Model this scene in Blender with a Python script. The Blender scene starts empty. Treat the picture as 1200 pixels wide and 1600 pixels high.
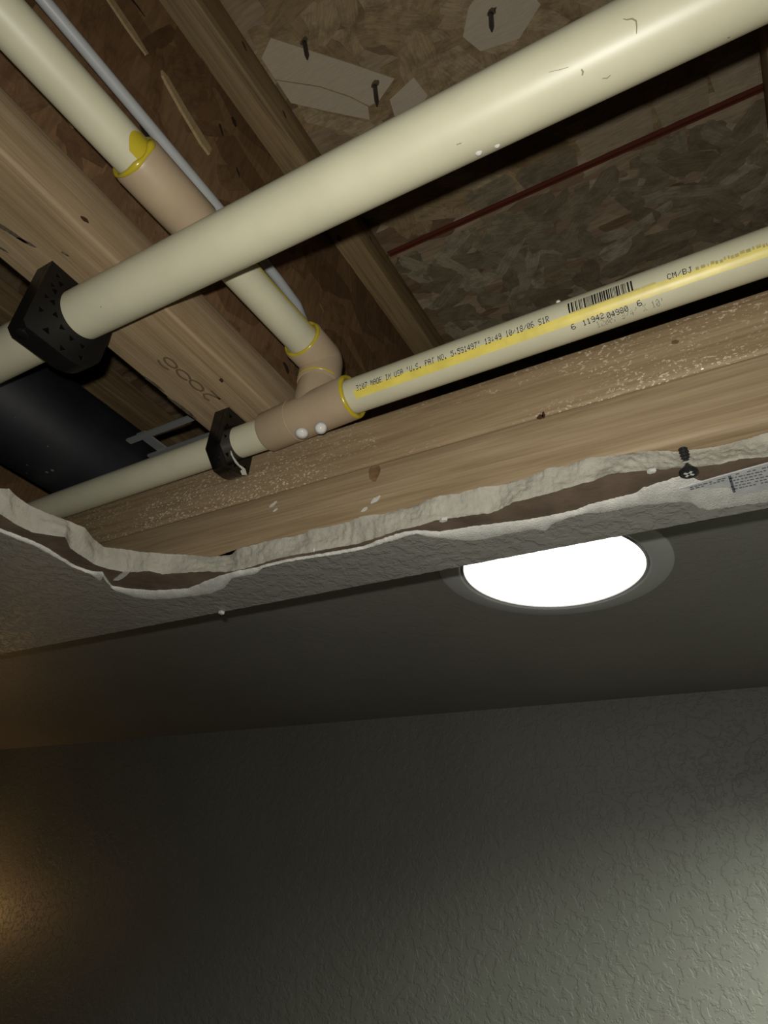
import bpy, bmesh, math, random
from mathutils import Vector, Matrix, noise, geometry

# ------------------------------------------------------------------ scene, camera, light
# All lengths below are millimetres measured from the camera; CAM_H lifts the place so that z = 0 is the floor.
CAM_H = 2156.0
FLASH_POWER = 5.0
LENS_EMIT = 3.0
K = 0.001
scene = bpy.context.scene
col = scene.collection
scene.view_settings.view_transform = 'Standard'
scene.view_settings.look = 'None'
scene.view_settings.gamma = 1.0
scene.view_settings.exposure = 0.0
scene.view_settings.use_curve_mapping = False


def W(x, y, z):
    return Vector((x * K, y * K, (z + CAM_H) * K))


cam_d = bpy.data.cameras.new('camera')
cam = bpy.data.objects.new('camera', cam_d)
col.objects.link(cam)
cam_d.sensor_fit = 'VERTICAL'
cam_d.sensor_height = 24.0
cam_d.sensor_width = 18.0
cam_d.lens = 1057.556 / 1600.0 * 24.0
cam_d.clip_start = 0.01
cam_d.clip_end = 50
AX_R = Vector((0.86217, 0.50151, 0.07178))      # image right
AX_D = Vector((-0.21119, 0.48456, -0.84888))    # image down
AX_F = Vector((-0.46050, 0.71672, 0.52369))     # view direction
rot = Matrix((AX_R, -AX_D, -AX_F)).transposed().to_4x4()
cam.matrix_world = Matrix.Translation(W(0, 0, 0)) @ rot
scene.camera = cam

world = bpy.data.worlds.new('world')
scene.world = world
world.use_nodes = True
world.node_tree.nodes['Background'].inputs[0].default_value = (0.5, 0.48, 0.44, 1)
world.node_tree.nodes['Background'].inputs[1].default_value = 0.004


def add_light(name, kind, loc, power, color=(1, 1, 1), radius=0.003):
    d = bpy.data.lights.new(name, kind)
    d.energy = power
    d.color = color
    d.shadow_soft_size = radius
    o = bpy.data.objects.new(name, d)
    col.objects.link(o)
    o.location = loc
    return o


# the phone's flash, a little up and left of its lens
FLASH = -AX_R * 7.0 - AX_D * 14.0
fl = add_light('phone_flash', 'SPOT', W(*FLASH), FLASH_POWER, (1.0, 0.98, 0.93), 0.0025)
fl.matrix_world = Matrix.Translation(W(*FLASH)) @ rot
fl.data.spot_size = math.radians(150)
fl.data.spot_blend = 1.0
# warm lamp further along the wall, out of frame on the left
add_light('warm_room_lamp', 'POINT', W(-1530, 815, -30), 0.36, (1.0, 0.55, 0.2), 0.03)
# next recessed downlight along the ceiling, out of frame on the right: its cone grazes the far wall
dn = add_light('next_downlight', 'SPOT', W(260, 531, 281), 66.0, (0.96, 1.0, 0.88), 0.05)
dn.data.spot_size = math.radians(162)
dn.data.spot_blend = 0.62

rng = random.Random(7)


# ------------------------------------------------------------------ building helpers
def empty(name, loc):
    o = bpy.data.objects.new(name, None)
    o.empty_display_size = 0.02
    col.objects.link(o)
    o.location = loc
    return o


def tag(o, label=None, cat=None, group=None, kind=None):
    if label: o['label'] = label
    if cat: o['category'] = cat
    if group: o['group'] = group
    if kind: o['kind'] = kind
    return o


def abs_loc(o):
    v = Vector(o.location)
    while o.parent:
        o = o.parent
        v += o.location
    return v


def make(name, verts, faces, mat, parent=None, smooth=False, auto=None):
    """One mesh object from world millimetre coordinates; its origin is the middle of its box."""
    vs = [W(*v) for v in verts]
    lo = Vector([min(v[i] for v in vs) for i in range(3)])
    hi = Vector([max(v[i] for v in vs) for i in range(3)])
    c = (lo + hi) / 2
    me = bpy.data.meshes.new(name)
    me.from_pydata([v - c for v in vs], [], faces)
    bm = bmesh.new(); bm.from_mesh(me)
    bmesh.ops.recalc_face_normals(bm, faces=bm.faces)
    bm.to_mesh(me); bm.free()
    if smooth:
        me.polygons.foreach_set('use_smooth', [True] * len(me.polygons))
        if auto:
            me.set_sharp_from_angle(angle=math.radians(auto))
    me.materials.append(mat)
    o = bpy.data.objects.new(name, me)
    col.objects.link(o)
    o.location = c
    if parent:
        o.parent = parent
        o.location = c - abs_loc(parent)
    return o


def box(x0, x1, y0, y1, z0, z1, bev=0.0, seg=2):
    bm = bmesh.new()
    bmesh.ops.create_cube(bm, size=1.0)
    for v in bm.verts:
        v.co = Vector(((x0 + x1) / 2 + v.co.x * (x1 - x0), (y0 + y1) / 2 + v.co.y * (y1 - y0), (z0 + z1) / 2 + v.co.z * (z1 - z0)))
    if bev:
        bmesh.ops.bevel(bm, geom=bm.edges[:], offset=bev, segments=seg, affect='EDGES', profile=0.5)
    return bm_out(bm)


def bm_out(bm):
    bm.verts.index_update()
    r = ([tuple(v.co) for v in bm.verts], [tuple(v.index for v in f.verts) for f in bm.faces])
    bm.free()
    return r


def sweep(path, radii, n=48, caps=True):
    """Tube along a polyline (mm); radii one per point."""
    pts = [Vector(p) for p in path]
    if not hasattr(radii, '__len__'):
        radii = [radii] * len(pts)
    tang = []
    for i in range(len(pts)):
        a = pts[max(0, i - 1)]; b = pts[min(len(pts) - 1, i + 1)]
        t = b - a
        if t.length < 1e-6: t = tang[-1] if tang else Vector((1, 0, 0))
        tang.append(t.normalized())
    up = Vector((0, 0, 1)) if abs(tang[0].z) < 0.9 else Vector((1, 0, 0))
    u = tang[0].cross(up).normalized()
    V, F = [], []
    for i, p in enumerate(pts):
        t = tang[i]
        u = (u - t * u.dot(t)).normalized()
        w = t.cross(u)
        for k in range(n):
            a = 2 * math.pi * k / n
            V.append(tuple(p + (u * math.cos(a) + w * math.sin(a)) * radii[i]))
    for i in range(len(pts) - 1):
        for k in range(n):
            k2 = (k + 1) % n
            F.append((i * n + k, i * n + k2, (i + 1) * n + k2, (i + 1) * n + k))
    if caps:
        F.append(tuple(range(n)))
        F.append(tuple(range((len(pts) - 1) * n, len(pts) * n)))
    return V, F


def ring(center, axis, R, r, n=64, m=10, wob=0.0, seed=0, squash=1.0):
    """Torus with an uneven bead."""
    axis = Vector(axis).normalized()
    up = Vector((0, 0, 1)) if abs(axis.z) < 0.9 else Vector((1, 0, 0))
    u = axis.cross(up).normalized(); w = axis.cross(u)
    V, F = [], []
    for i in range(n):
        a = 2 * math.pi * i / n
        d = u * math.cos(a) + w * math.sin(a)
        q = noise.noise(Vector((math.cos(a) * 1.6 + seed * 7.3, math.sin(a) * 1.6, seed * 1.1)))
        rr = r * (1 + wob * q)
        for j in range(m):
            b = 2 * math.pi * j / m
            V.append(tuple(Vector(center) + d * (R + rr * math.cos(b) * squash) + axis * rr * math.sin(b) * (1 + 0.8 * wob * q)))
    for i in range(n):
        for j in range(m):
            F.append((i * m + j, ((i + 1) % n) * m + j, ((i + 1) % n) * m + (j + 1) % m, i * m + (j + 1) % m))
    return V, F


def join(*parts):
    V, F = [], []
    for v, f in parts:
        o = len(V)
        V += list(v)
        F += [tuple(i + o for i in q) for q in f]
    return V, F


def prism(poly, along, lo, hi):
    """Polygon in two axes extruded along the third ('x','y','z')."""
    n = len(poly)
    def P(p, t):
        a, b = p
        return {'x': (t, a, b), 'y': (a, t, b), 'z': (a, b, t)}[along]
    V = [P(p, lo) for p in poly] + [P(p, hi) for p in poly]
    F = [tuple(range(n)), tuple(range(n, 2 * n))] + [(i, (i + 1) % n, n + (i + 1) % n, n + i) for i in range(n)]
    return V, F


def profile_mesh(loops, x0, x1, bevel=0.0):
    """Filled outline with holes (loops in y, z) extruded along x."""
    cu = bpy.data.curves.new('tmp', 'CURVE')
    cu.dimensions = '2D'; cu.fill_mode = 'BOTH'
    for lp in loops:
        s = cu.splines.new('POLY'); s.points.add(len(lp) - 1); s.use_cyclic_u = True
        for p, q in zip(s.points, lp): p.co = (q[0], q[1], 0, 1)
    cu.extrude = (x1 - x0) / 2 - bevel
    cu.bevel_depth = bevel; cu.bevel_resolution = 1
    if bevel: cu.offset = -bevel
    o = bpy.data.objects.new('tmp', cu); col.objects.link(o)
    dg = bpy.context.evaluated_depsgraph_get(); dg.update()
    me = bpy.data.meshes.new_from_object(o.evaluated_get(dg))
    xm = (x0 + x1) / 2
    V = [(xm + v.co.z, v.co.x, v.co.y) for v in me.vertices]
    F = [tuple(p.vertices) for p in me.polygons]
    bpy.data.objects.remove(o); bpy.data.curves.remove(cu); bpy.data.meshes.remove(me)
    return V, F


# ------------------------------------------------------------------ materials
class Mat:
    def __init__(s, name, color=(0.5, 0.5, 0.5), rough=0.5, spec=0.5, metal=0.0):
        s.m = bpy.data.materials.new(name); s.m.use_nodes = True
        s.nt = s.m.node_tree; s.b = s.nt.nodes['Principled BSDF']
        s.b.inputs['Base Color'].default_value = (*color, 1)
        s.b.inputs['Roughness'].default_value = rough
        s.b.inputs['Specular IOR Level'].default_value = spec
        s.b.inputs['Metallic'].default_value = metal
    def n(s, t, **kw):
        nd = s.nt.nodes.new(t)
        for k, v in kw.items():
            if k in nd.inputs: nd.inputs[k].default_value = v
            else: setattr(nd, k, v)
        return nd
    def l(s, a, b): s.nt.links.new(a, b)
    def pos(s, scale=(1, 1, 1), obj=False, rotz=0.0):
        mp = s.n('ShaderNodeMapping')
        mp.inputs['Scale'].default_value = scale
        mp.inputs['Rotation'].default_value = (0, 0, rotz)
        if obj:
            s.l(s.n('ShaderNodeTexCoord').outputs['Object'], mp.inputs[0])
        else:
            s.l(s.n('ShaderNodeNewGeometry').outputs['Position'], mp.inputs[0])
        return mp.outputs[0]
    def noise(s, vec, scale, detail=4, rough=0.55, dist=0.0):
        nd = s.n('ShaderNodeTexNoise'); s.l(vec, nd.inputs['Vector'])
        nd.inputs['Scale'].default_value = scale; nd.inputs['Detail'].default_value = detail
        nd.inputs['Roughness'].default_value = rough; nd.inputs['Distortion'].default_value = dist
        return nd.outputs['Fac']
    def ramp(s, fac, stops, interp='LINEAR'):
        r = s.n('ShaderNodeValToRGB'); s.l(fac, r.inputs[0]); r.color_ramp.interpolation = interp
        e = r.color_ramp.elements
        while len(e) < len(stops): e.new(0.5)
        for el, (p, c) in zip(e, stops):
            el.position = p; el.color = (*c, 1) if hasattr(c, '__len__') else (c, c, c, 1)
        return r.outputs[0]
    def mix(s, fac, a, b, mode='MIX'):
        m = s.n('ShaderNodeMix', data_type='RGBA', blend_type=mode)
        for sock, v in ((m.inputs[0], fac), (m.inputs[6], a), (m.inputs[7], b)):
            if hasattr(v, 'is_linked'): s.l(v, sock)
            elif hasattr(v, '__len__'): sock.default_value = (*v, 1)
            else: sock.default_value = v
        return m.outputs[2]
    def math(s, op, a, b=0.0):
        m = s.n('ShaderNodeMath', operation=op)
        for sock, v in zip(m.inputs, (a, b)):
            if hasattr(v, 'is_linked'): s.l(v, sock)
            else: sock.default_value = v
        return m.outputs[0]
    def color(s, out): s.l(out, s.b.inputs['Base Color'])
    def rough(s, out): s.l(out, s.b.inputs['Roughness'])
    def bump(s, h, strength=0.3, dist=0.001):
        b = s.n('ShaderNodeBump'); b.inputs['Strength'].default_value = strength; b.inputs['Distance'].default_value = dist
        s.l(h, b.inputs['Height']); s.l(b.outputs[0], s.b.inputs['Normal'])


def paint_mat(name, color, rough=0.5, spec=0.5, bump=0.6, dist=0.0012, scale=60, edge=0.03):
    """Wall paint over a knocked-down orange-peel texture."""
    M = Mat(name, color, rough, spec)
    p = M.pos()
    a = M.noise(p, scale, 5, 0.62, 0.3)
    a = M.ramp(a, [(0.5 - edge, 0.0), (0.5 + edge, 1.0)], 'EASE')
    b = M.noise(p, scale * 2.6, 3, 0.6)
    h = M.math('ADD', a, M.math('MULTIPLY', b, 0.5))
    M.bump(h, bump, dist)
    v = M.noise(p, 6, 3)
    M.color(M.mix(M.ramp(v, [(0.3, 0.0), (0.7, 1.0)]), tuple(c * 0.93 for c in color), tuple(c * 1.06 for c in color)))
    return M.m


def wood_mat(name, light, mid, dark, axis='x', sap=0.0, rough=0.6, spec=0.35, fine=1.0):
    """Softwood with grain running along one axis; sap > 0 adds glossy raised fibre and pale painted glints."""
    M = Mat(name, mid, rough, spec)
    sc = {'x': (3, 60, 60), 'y': (60, 3, 60)}[axis]
    p = M.pos(sc)
    g = M.noise(p, 1.6 * fine, 5, 0.6, 1.2)
    f = M.noise(M.pos({'x': (18, 700, 700), 'y': (700, 18, 700)}[axis]), 1.0, 3, 0.6)
    c = M.ramp(g, [(0.28, dark), (0.47, mid), (0.72, light)])
    c = M.mix(0.35, c, M.ramp(f, [(0.3, 0.35), (0.6, 1.0)]), 'MULTIPLY')
    q = M.noise(M.pos({'x': (5, 22, 22), 'y': (22, 5, 22)}[axis]), 1.0, 3)
    c = M.mix(M.ramp(q, [(0.35, 0.35), (0.55, 0.0)]), c, dark)
    h = M.math('ADD', M.math('MULTIPLY', f, 0.5), g)
    if sap:
        z = M.noise(M.pos({'x': (520, 800, 800), 'y': (800, 520, 800)}[axis]), 1.0, 3, 0.6)
        patch = M.ramp(M.noise(M.pos((14, 20, 30)), 1.0, 3), [(0.40, 0.0), (0.56, 1.0)])
        spk = M.math('MULTIPLY', M.ramp(z, [(0.57, 0.0), (0.63, 1.0)]), patch)
        c = M.mix(M.math('MULTIPLY', spk, 0.75), c, (0.72, 0.6, 0.42))  # sparkle of the sap painted into the colour as pale dots
        h = M.math('ADD', h, M.math('MULTIPLY', spk, sap))
        M.rough(M.math('SUBTRACT', rough, M.math('MULTIPLY', spk, 0.42)))
    M.color(c)
    M.bump(h, 0.35, 0.0006)
    return M.m


def osb_mat(name, tones, scale=28, stretch=(1, 2.4, 1), rough=0.65):
    """Pressed strand board: cells of differently toned strands with dark gaps."""
    M = Mat(name, tones[1], rough, 0.3)
    p = M.pos(stretch)
    wob = M.n('ShaderNodeVectorMath', operation='ADD')
    nz = M.n('ShaderNodeTexNoise'); M.l(p, nz.inputs['Vector']); nz.inputs['Scale'].default_value = scale * 0.8
    sc = M.n('ShaderNodeVectorMath', operation='SCALE'); M.l(nz.outputs['Color'], sc.inputs[0]); sc.inputs['Scale'].default_value = 0.03
    M.l(p, wob.inputs[0]); M.l(sc.outputs[0], wob.inputs[1])
    v = M.n('ShaderNodeTexVoronoi'); M.l(wob.outputs[0], v.inputs['Vector']); v.inputs['Scale'].default_value = scale
    sep = M.n('ShaderNodeSeparateColor'); M.l(v.outputs['Color'], sep.inputs[0])
    c = M.ramp(sep.outputs[0], [(0.0, tones[0]), (0.5, tones[1]), (1.0, tones[2])])
    g = M.noise(M.pos((40, 300, 40)), 1.0, 4, 0.6)
    c = M.mix(0.45, c, M.ramp(g, [(0.3, 0.3), (0.62, 1.0)]), 'MULTIPLY')
    M.color(c)
    M.bump(M.math('ADD', sep.outputs[1], g), 0.5, 0.0008)
    return M.m


def strand_mat(name, tones, grain=1.0, blotch=0.55):
    """One strand each: tone from the object's own random number, grain along its length."""
    M = Mat(name, tones[1], 0.6, 0.35)
    oi = M.n('ShaderNodeObjectInfo')
    n = len(tones)
    c = M.ramp(oi.outputs['Random'], [(i / (n - 1), t) for i, t in enumerate(tones)])
    g = M.noise(M.pos((60, 600, 60), obj=True), 1.0, 4, 0.65, 0.4)
    c = M.mix(0.5 * grain, c, M.ramp(g, [(0.32, 0.35), (0.6, 1.0)]), 'MULTIPLY')
    b = M.noise(M.pos((1, 1.6, 1)), 70, 6, 0.68)
    c = M.mix(M.ramp(b, [(0.36, blotch), (0.55, 0.0)]), c, tuple(v * 0.5 for v in tones[0]))
    M.color(c); M.bump(g, 0.4, 0.0005)
    return M.m


def speckle_mat(name, color, rough, spec=0.5, amount=0.08, scale=40, bump=0.0):
    M = Mat(name, color, rough, spec)
    p = M.pos()
    a = M.noise(p, scale, 4, 0.6)
    M.color(M.mix(M.ramp(a, [(0.3, 0.0), (0.7, 1.0)]), tuple(c * (1 - amount) for c in color), tuple(min(1, c * (1 + amount)) for c in color)))
    if bump: M.bump(M.noise(p, scale * 8, 4, 0.65), bump, 0.0008)
    return M.m


def plain(name, color, rough=0.5, spec=0.5, metal=0.0):
    return Mat(name, color, rough, spec, metal).m


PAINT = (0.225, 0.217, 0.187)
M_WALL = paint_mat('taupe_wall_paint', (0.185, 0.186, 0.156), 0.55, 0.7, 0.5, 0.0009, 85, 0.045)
M_CEIL = paint_mat('taupe_ceiling_paint', PAINT, 0.5, 0.4, 0.3, 0.0006, 75)
M_SOFF = paint_mat('taupe_soffit_paint', PAINT, 0.40, 0.7, 0.5, 0.0009, 130, 0.09)
M_FLOOR = wood_mat('oak_floor', (0.32, 0.2, 0.1), (0.22, 0.13, 0.065), (0.12, 0.07, 0.035), 'x')
M_CPVC = speckle_mat('cream_cpvc', (0.505, 0.478, 0.335), 0.42, 0.5, 0.05, 30)
M_FIT = speckle_mat('tan_cpvc_fitting', (0.36, 0.275, 0.175), 0.4, 0.45, 0.06, 50)
M_WHITE = speckle_mat('white_tubing', (0.42, 0.43, 0.42), 0.4, 0.5, 0.05, 60)
M_GLUE = Mat('yellow_solvent_cement', (0.42, 0.33, 0.02), 0.25, 0.6).m
M_STRIPE = speckle_mat('yellow_pipe_stripe', (0.62, 0.51, 0.09), 0.38, 0.45, 0.12, 90)
M_INK = plain('black_ink', (0.012, 0.012, 0.012), 0.5, 0.3)
M_INKF = plain('faded_grey_ink', (0.17, 0.16, 0.12), 0.5, 0.3)
M_BLACK = plain('black_plastic', (0.004, 0.0036, 0.0035), 0.42, 0.35)
M_WETBLACK = plain('wet_black_plastic', (0.004, 0.0036, 0.0035), 0.14, 0.6)
M_ABS = speckle_mat('black_drain_plastic', (0.010, 0.011, 0.013), 0.46, 1.0, 0.4, 25)
M_JOIST = wood_mat('joist_flange_wood', (0.36, 0.27, 0.16), (0.285, 0.205, 0.112), (0.19, 0.13, 0.068), 'y')
M_TOPFL = wood_mat('upper_flange_wood', (0.36, 0.26, 0.125), (0.27, 0.185, 0.085), (0.13, 0.085, 0.04), 'y')
M_BOARD_UP = wood_mat('sappy_board', (0.36, 0.265, 0.155), (0.28, 0.2, 0.11), (0.19, 0.13, 0.068), 'x', sap=4.0)
M_BOARD_LO = wood_mat('smooth_board', (0.39, 0.295, 0.18), (0.31, 0.225, 0.128), (0.215, 0.15, 0.08), 'x', sap=0.0)
M_WEB = osb_mat('joist_web_board', [(0.13, 0.07, 0.03), (0.20, 0.11, 0.05), (0.25, 0.15, 0.07)], 14, (1, 1.4, 2.2))
M_OSB = osb_mat('subfloor_strand_board', [(0.16, 0.10, 0.05), (0.28, 0.2, 0.12), (0.4, 0.31, 0.2)], 26)
M_STRAND = strand_mat('wood_strand', [(0.22, 0.145, 0.065), (0.36, 0.265, 0.14), (0.29, 0.2, 0.095), (0.43, 0.335, 0.19), (0.26, 0.175, 0.085), (0.38, 0.285, 0.155)])
M_STRAND_G = strand_mat('grey_wood_strand', [(0.17, 0.13, 0.075), (0.28, 0.23, 0.145), (0.21, 0.16, 0.095), (0.42, 0.36, 0.245), (0.19, 0.14, 0.082), (0.30, 0.25, 0.16)])
M_STRAND_W = strand_mat('web_strand', [(0.12, 0.06, 0.026), (0.2, 0.115, 0.05), (0.16, 0.085, 0.038), (0.23, 0.135, 0.062)], 0.7)
M_FLAKE = strand_mat('pale_wood_flake', [(0.45, 0.38, 0.27), (0.48, 0.405, 0.29)], 0.35, 0.06)
M_PALE2 = strand_mat('tan_wood_flake', [(0.32, 0.25, 0.155), (0.37, 0.295, 0.19), (0.42, 0.34, 0.22)], 0.8, 0.3)
M_SLIVER = strand_mat('pale_sliver', [(0.36, 0.26, 0.13), (0.40, 0.3, 0.15)], 0.5, 0.1)
M_RED = plain('red_edge_sealer', (0.11, 0.028, 0.015), 0.5, 0.3)
M_GYP = speckle_mat('gypsum', (0.345, 0.325, 0.262), 0.9, 0.15, 0.12, 60, 0.9)
M_KRAFT = speckle_mat('brown_kraft_paper', (0.125, 0.09, 0.062), 0.85, 0.15, 0.3, 40, 0.4)
M_TORN = speckle_mat('white_torn_compound', (0.55, 0.54, 0.48), 0.85, 0.2, 0.15, 120, 0.9)
M_TAPE = speckle_mat('grey_printed_tape', (0.43, 0.435, 0.42), 0.7, 0.3, 0.1, 150, 0.3)
M_NAVY = plain('navy_print', (0.10, 0.105, 0.12), 0.7, 0.2)
M_STEEL = plain('dull_steel', (0.10, 0.09, 0.08), 0.4, 0.5, 0.8)
M_GALV = plain('galvanised_metal', (0.25, 0.25, 0.24), 0.5, 0.5, 0.3)
M_SCREW = plain('black_phosphate_screw', (0.01, 0.01, 0.01), 0.45, 0.4)
M_TRIM = plain('white_light_trim', (0.42, 0.42, 0.40), 0.5, 0.4)
M_KNOT = plain('dark_knot', (0.05, 0.022, 0.012), 0.6, 0.3)
M_SCUFF = plain('pipe_scuff', (0.22, 0.19, 0.1), 0.6, 0.3)
def water_mat():
    # a clear wet bead; the white diffuse share paints in its refracted brightness
    M = Mat('glow_painted_water', (0.85, 0.83, 0.76), 0.5)
    tr = M.n('ShaderNodeBsdfTransparent'); tr.inputs[0].default_value = (0.97, 0.97, 0.95, 1)
    gl = M.n('ShaderNodeBsdfGlossy'); gl.inputs['Roughness'].default_value = 0.08
    df = M.n('ShaderNodeBsdfDiffuse'); df.inputs[0].default_value = (0.95, 0.93, 0.86, 1)
    fr = M.n('ShaderNodeFresnel'); fr.inputs[0].default_value = 1.33
    m1 = M.n('ShaderNodeMixShader'); m1.inputs[0].default_value = 0.45
    m2 = M.n('ShaderNodeMixShader')
    M.l(tr.outputs[0], m1.inputs[1]); M.l(df.outputs[0], m1.inputs[2])
    M.l(fr.outputs[0], m2.inputs[0]); M.l(m1.outputs[0], m2.inputs[1]); M.l(gl.outputs[0], m2.inputs[2])
    M.l(m2.outputs[0], M.nt.nodes['Material Output'].inputs[0])
    return M.m


M_WATER = water_mat()
_l = Mat('lit_lens', (0.9, 0.9, 0.9), 0.4); _l.b.inputs['Emission Color'].default_value = (1.0, 0.985, 0.94, 1); _l.b.inputs['Emission Strength'].default_value = LENS_EMIT
M_LENS = _l.m

# ------------------------------------------------------------------ the setting
SOFF_Z, SOFF_Y = 186.4, 324.5      # underside and outer face of the boxed-in soffit
CEIL_Z, WALL_Y = 284.0, 926.0
FLOOR_Z = -CAM_H
XL, XR, YB = -2300, 1700, -1300


def struct(name, vf, mat, smooth=False):
    return tag(make(name, *vf, mat, smooth=smooth), kind='structure')


struct('floor', box(XL, XR, YB, WALL_Y, FLOOR_Z - 20, FLOOR_Z), M_FLOOR)
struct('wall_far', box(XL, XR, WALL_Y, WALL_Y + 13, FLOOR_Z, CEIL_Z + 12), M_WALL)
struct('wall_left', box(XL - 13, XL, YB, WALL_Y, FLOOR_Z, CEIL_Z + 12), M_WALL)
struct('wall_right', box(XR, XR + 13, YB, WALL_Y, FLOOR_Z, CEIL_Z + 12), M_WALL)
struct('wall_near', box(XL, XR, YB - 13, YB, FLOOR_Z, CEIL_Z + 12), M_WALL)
struct('ceiling', box(XL, XR, SOFF_Y - 12, WALL_Y, CEIL_Z, CEIL_Z + 12.7), M_CEIL)
struct('wall_soffit', box(XL, XR, SOFF_Y - 12.7, SOFF_Y, SOFF_Z + 0.4, CEIL_Z, 0), M_SOFF)

# --- underside of the soffit with the broken hole edge
CUT_TOP = [(0,-365.9,161.3), (15,-361.1,164.1), (25,-364.6,170.6), (47,-366.4,181.3), (77,-363.7,192.7), (103,-359.8,201.7), (133,-357.0,213.8), (147,-364.1,226.5), (163,-366.3,236.6), (187,-357.8,242.1), (217,-349.0,250.5), (260,-333.3,259.9), (293,-321.1,266.8), (327,-309.1,274.6), (362,-293.1,278.4), (370,-284.5,273.6), (393,-272.2,273.3), (427,-254.4,272.9), (460,-239.7,274.9), (477,-231.1,274.3), (483,-226.6,272.1), (517,-211.9,273.5), (547,-198.6,273.7), (563,-190.0,271.2), (603,-174.8,274.1), (643,-158.3,274.0), (670,-146.1,270.9), (687,-139.3,270.4), (717,-128.9,272.3), (747,-117.5,271.4), (785,-105.0,273.7), (825,-91.2,273.6), (857,-79.2,269.3), (890,-69.3,271.5), (915,-60.8,269.0), (950,-50.8,271.4), (972,-44.6,273.0), (1005,-35.3,274.6), (1040,-26.1,278.3), (1060,-21.1,281.7), (1100,-10.3,283.9), (1137,-0.5,284.8), (1165,7.0,284.1), (1200,16.0,283.2)]
CUT_BOT = [(0,-368.6,168.2), (23,-370.6,179.0), (50,-370.3,190.4), (77,-362.8,196.9), (103,-355.7,203.3), (110,-365.3,214.0), (130,-367.0,225.0), (147,-369.3,235.4), (167,-365.6,242.7), (197,-358.5,252.5), (233,-341.3,256.5), (253,-336.7,263.4), (287,-321.3,267.6), (323,-305.4,272.1), (353,-294.0,277.6), (380,-280.3,278.4), (400,-269.0,277.4), (433,-251.1,275.6), (483,-227.8,276.5), (517,-212.9,277.6), (557,-196.1,278.9), (600,-176.6,276.8), (627,-164.2,274.5), (650,-155.5,275.2), (683,-142.1,273.7), (723,-128.0,275.6), (765,-114.1,278.2), (785,-106.5,276.8), (800,-99.9,273.1), (840,-86.7,273.2), (887,-71.1,271.4), (925,-59.3,270.8), (950,-51.2,268.1), (1000,-37.6,271.5), (1035,-28.5,274.5), (1065,-20.6,276.4), (1095,-13.1,279.3), (1125,-5.3,280.2), (1157,3.0,279.8), (1200,13.5,283.0)]
CUT_KRAFT = [(0,-384.4,178.6), (27,-381.5,188.2), (53,-378.8,197.8), (77,-378.4,208.5), (97,-380.5,219.5), (117,-382.6,231.0), (143,-378.9,241.3), (160,-372.5,244.9), (168,-378.9,254.5), (176,-383.9,263.1), (200,-376.7,270.3), (240,-361.5,279.6), (293,-336.1,286.3), (320,-316.8,282.5), (350,-297.2,279.3), (373,-284.3,278.7), (400,-270.8,279.5), (417,-261.4,278.6), (450,-244.8,278.2), (517,-215.2,280.9), (567,-193.8,282.3), (600,-177.6,278.7), (633,-163.3,277.1), (657,-154.9,279.2), (687,-145.9,284.6), (737,-127.8,286.4), (775,-114.7,288.4), (825,-98.2,291.3), (862,-85.8,291.9), (900,-73.3,291.9), (925,-64.5,289.3), (967,-51.4,288.8), (995,-42.9,288.3), (1005,-39.2,285.1), (1050,-25.9,282.9), (1072,-19.8,282.3), (1095,-14.7,290.2), (1150,-0.0,290.7), (1200,13.1,287.0)]
CUT_PAINT = [(0,-385.7,180.0), (27,-384.3,190.6), (53,-381.7,200.3), (87,-382.1,216.4), (113,-383.4,230.1), (143,-380.6,243.1), (157,-383.8,253.1), (163,-372.1,246.5), (170,-381.5,258.2), (180,-386.5,268.1), (213,-380.5,281.7), (240,-370.9,288.8), (287,-347.4,294.5), (327,-325.4,296.5), (353,-307.3,292.9), (363,-293.9,284.0), (403,-273.1,284.5), (410,-265.8,279.9), (433,-252.1,277.2), (467,-236.5,278.3), (517,-216.0,282.4), (567,-194.6,283.8), (600,-179.4,282.0), (650,-157.7,279.5), (670,-152.9,285.4), (703,-143.4,292.5), (737,-133.1,298.4), (760,-124.9,299.6), (790,-113.6,299.1), (835,-97.9,299.9), (851,-93.7,303.9), (860,-89.2,300.0), (882,-80.5,296.1), (910,-71.2,295.4), (950,-59.1,298.0), (1000,-43.7,298.3), (1025,-36.7,300.1), (1055,-28.1,301.4), (1080,-21.5,304.9), (1092,-19.0,311.0), (1105,-15.8,315.0), (1162,0.0,316.9), (1200,10.3,318.3)]


def cut_at(L, t):
    if t <= L[0][0]: return L[0][1], L[0][2]
    for a, b in zip(L, L[1:]):
        if t <= b[0]:
            f = (t - a[0]) / (b[0] - a[0])
            return a[1] + (b[1] - a[1]) * f, a[2] + (b[2] - a[2]) * f
    return L[-1][1], L[-1][2]


def extend(L, off):
    """Carry an edge on past both sides of the photograph: back along the hole's left side and on to the right."""
    x0, y0 = L[0][1:]
    x1, y1 = L[-1][1:]
    r = random.Random(int(off * 10) + 3)
    left = [(-400 + 10 * i, x0 - 12 + r.uniform(-7, 7) - off, -260 + (y0 + 245) * i / 40.0) for i in range(0, 40, 2)]
    right = [(1200 + 12 * i, x1 + 12 * i, y1 + r.uniform(-5, 5)) for i in range(1, 60)]
    return left + L + right


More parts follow.
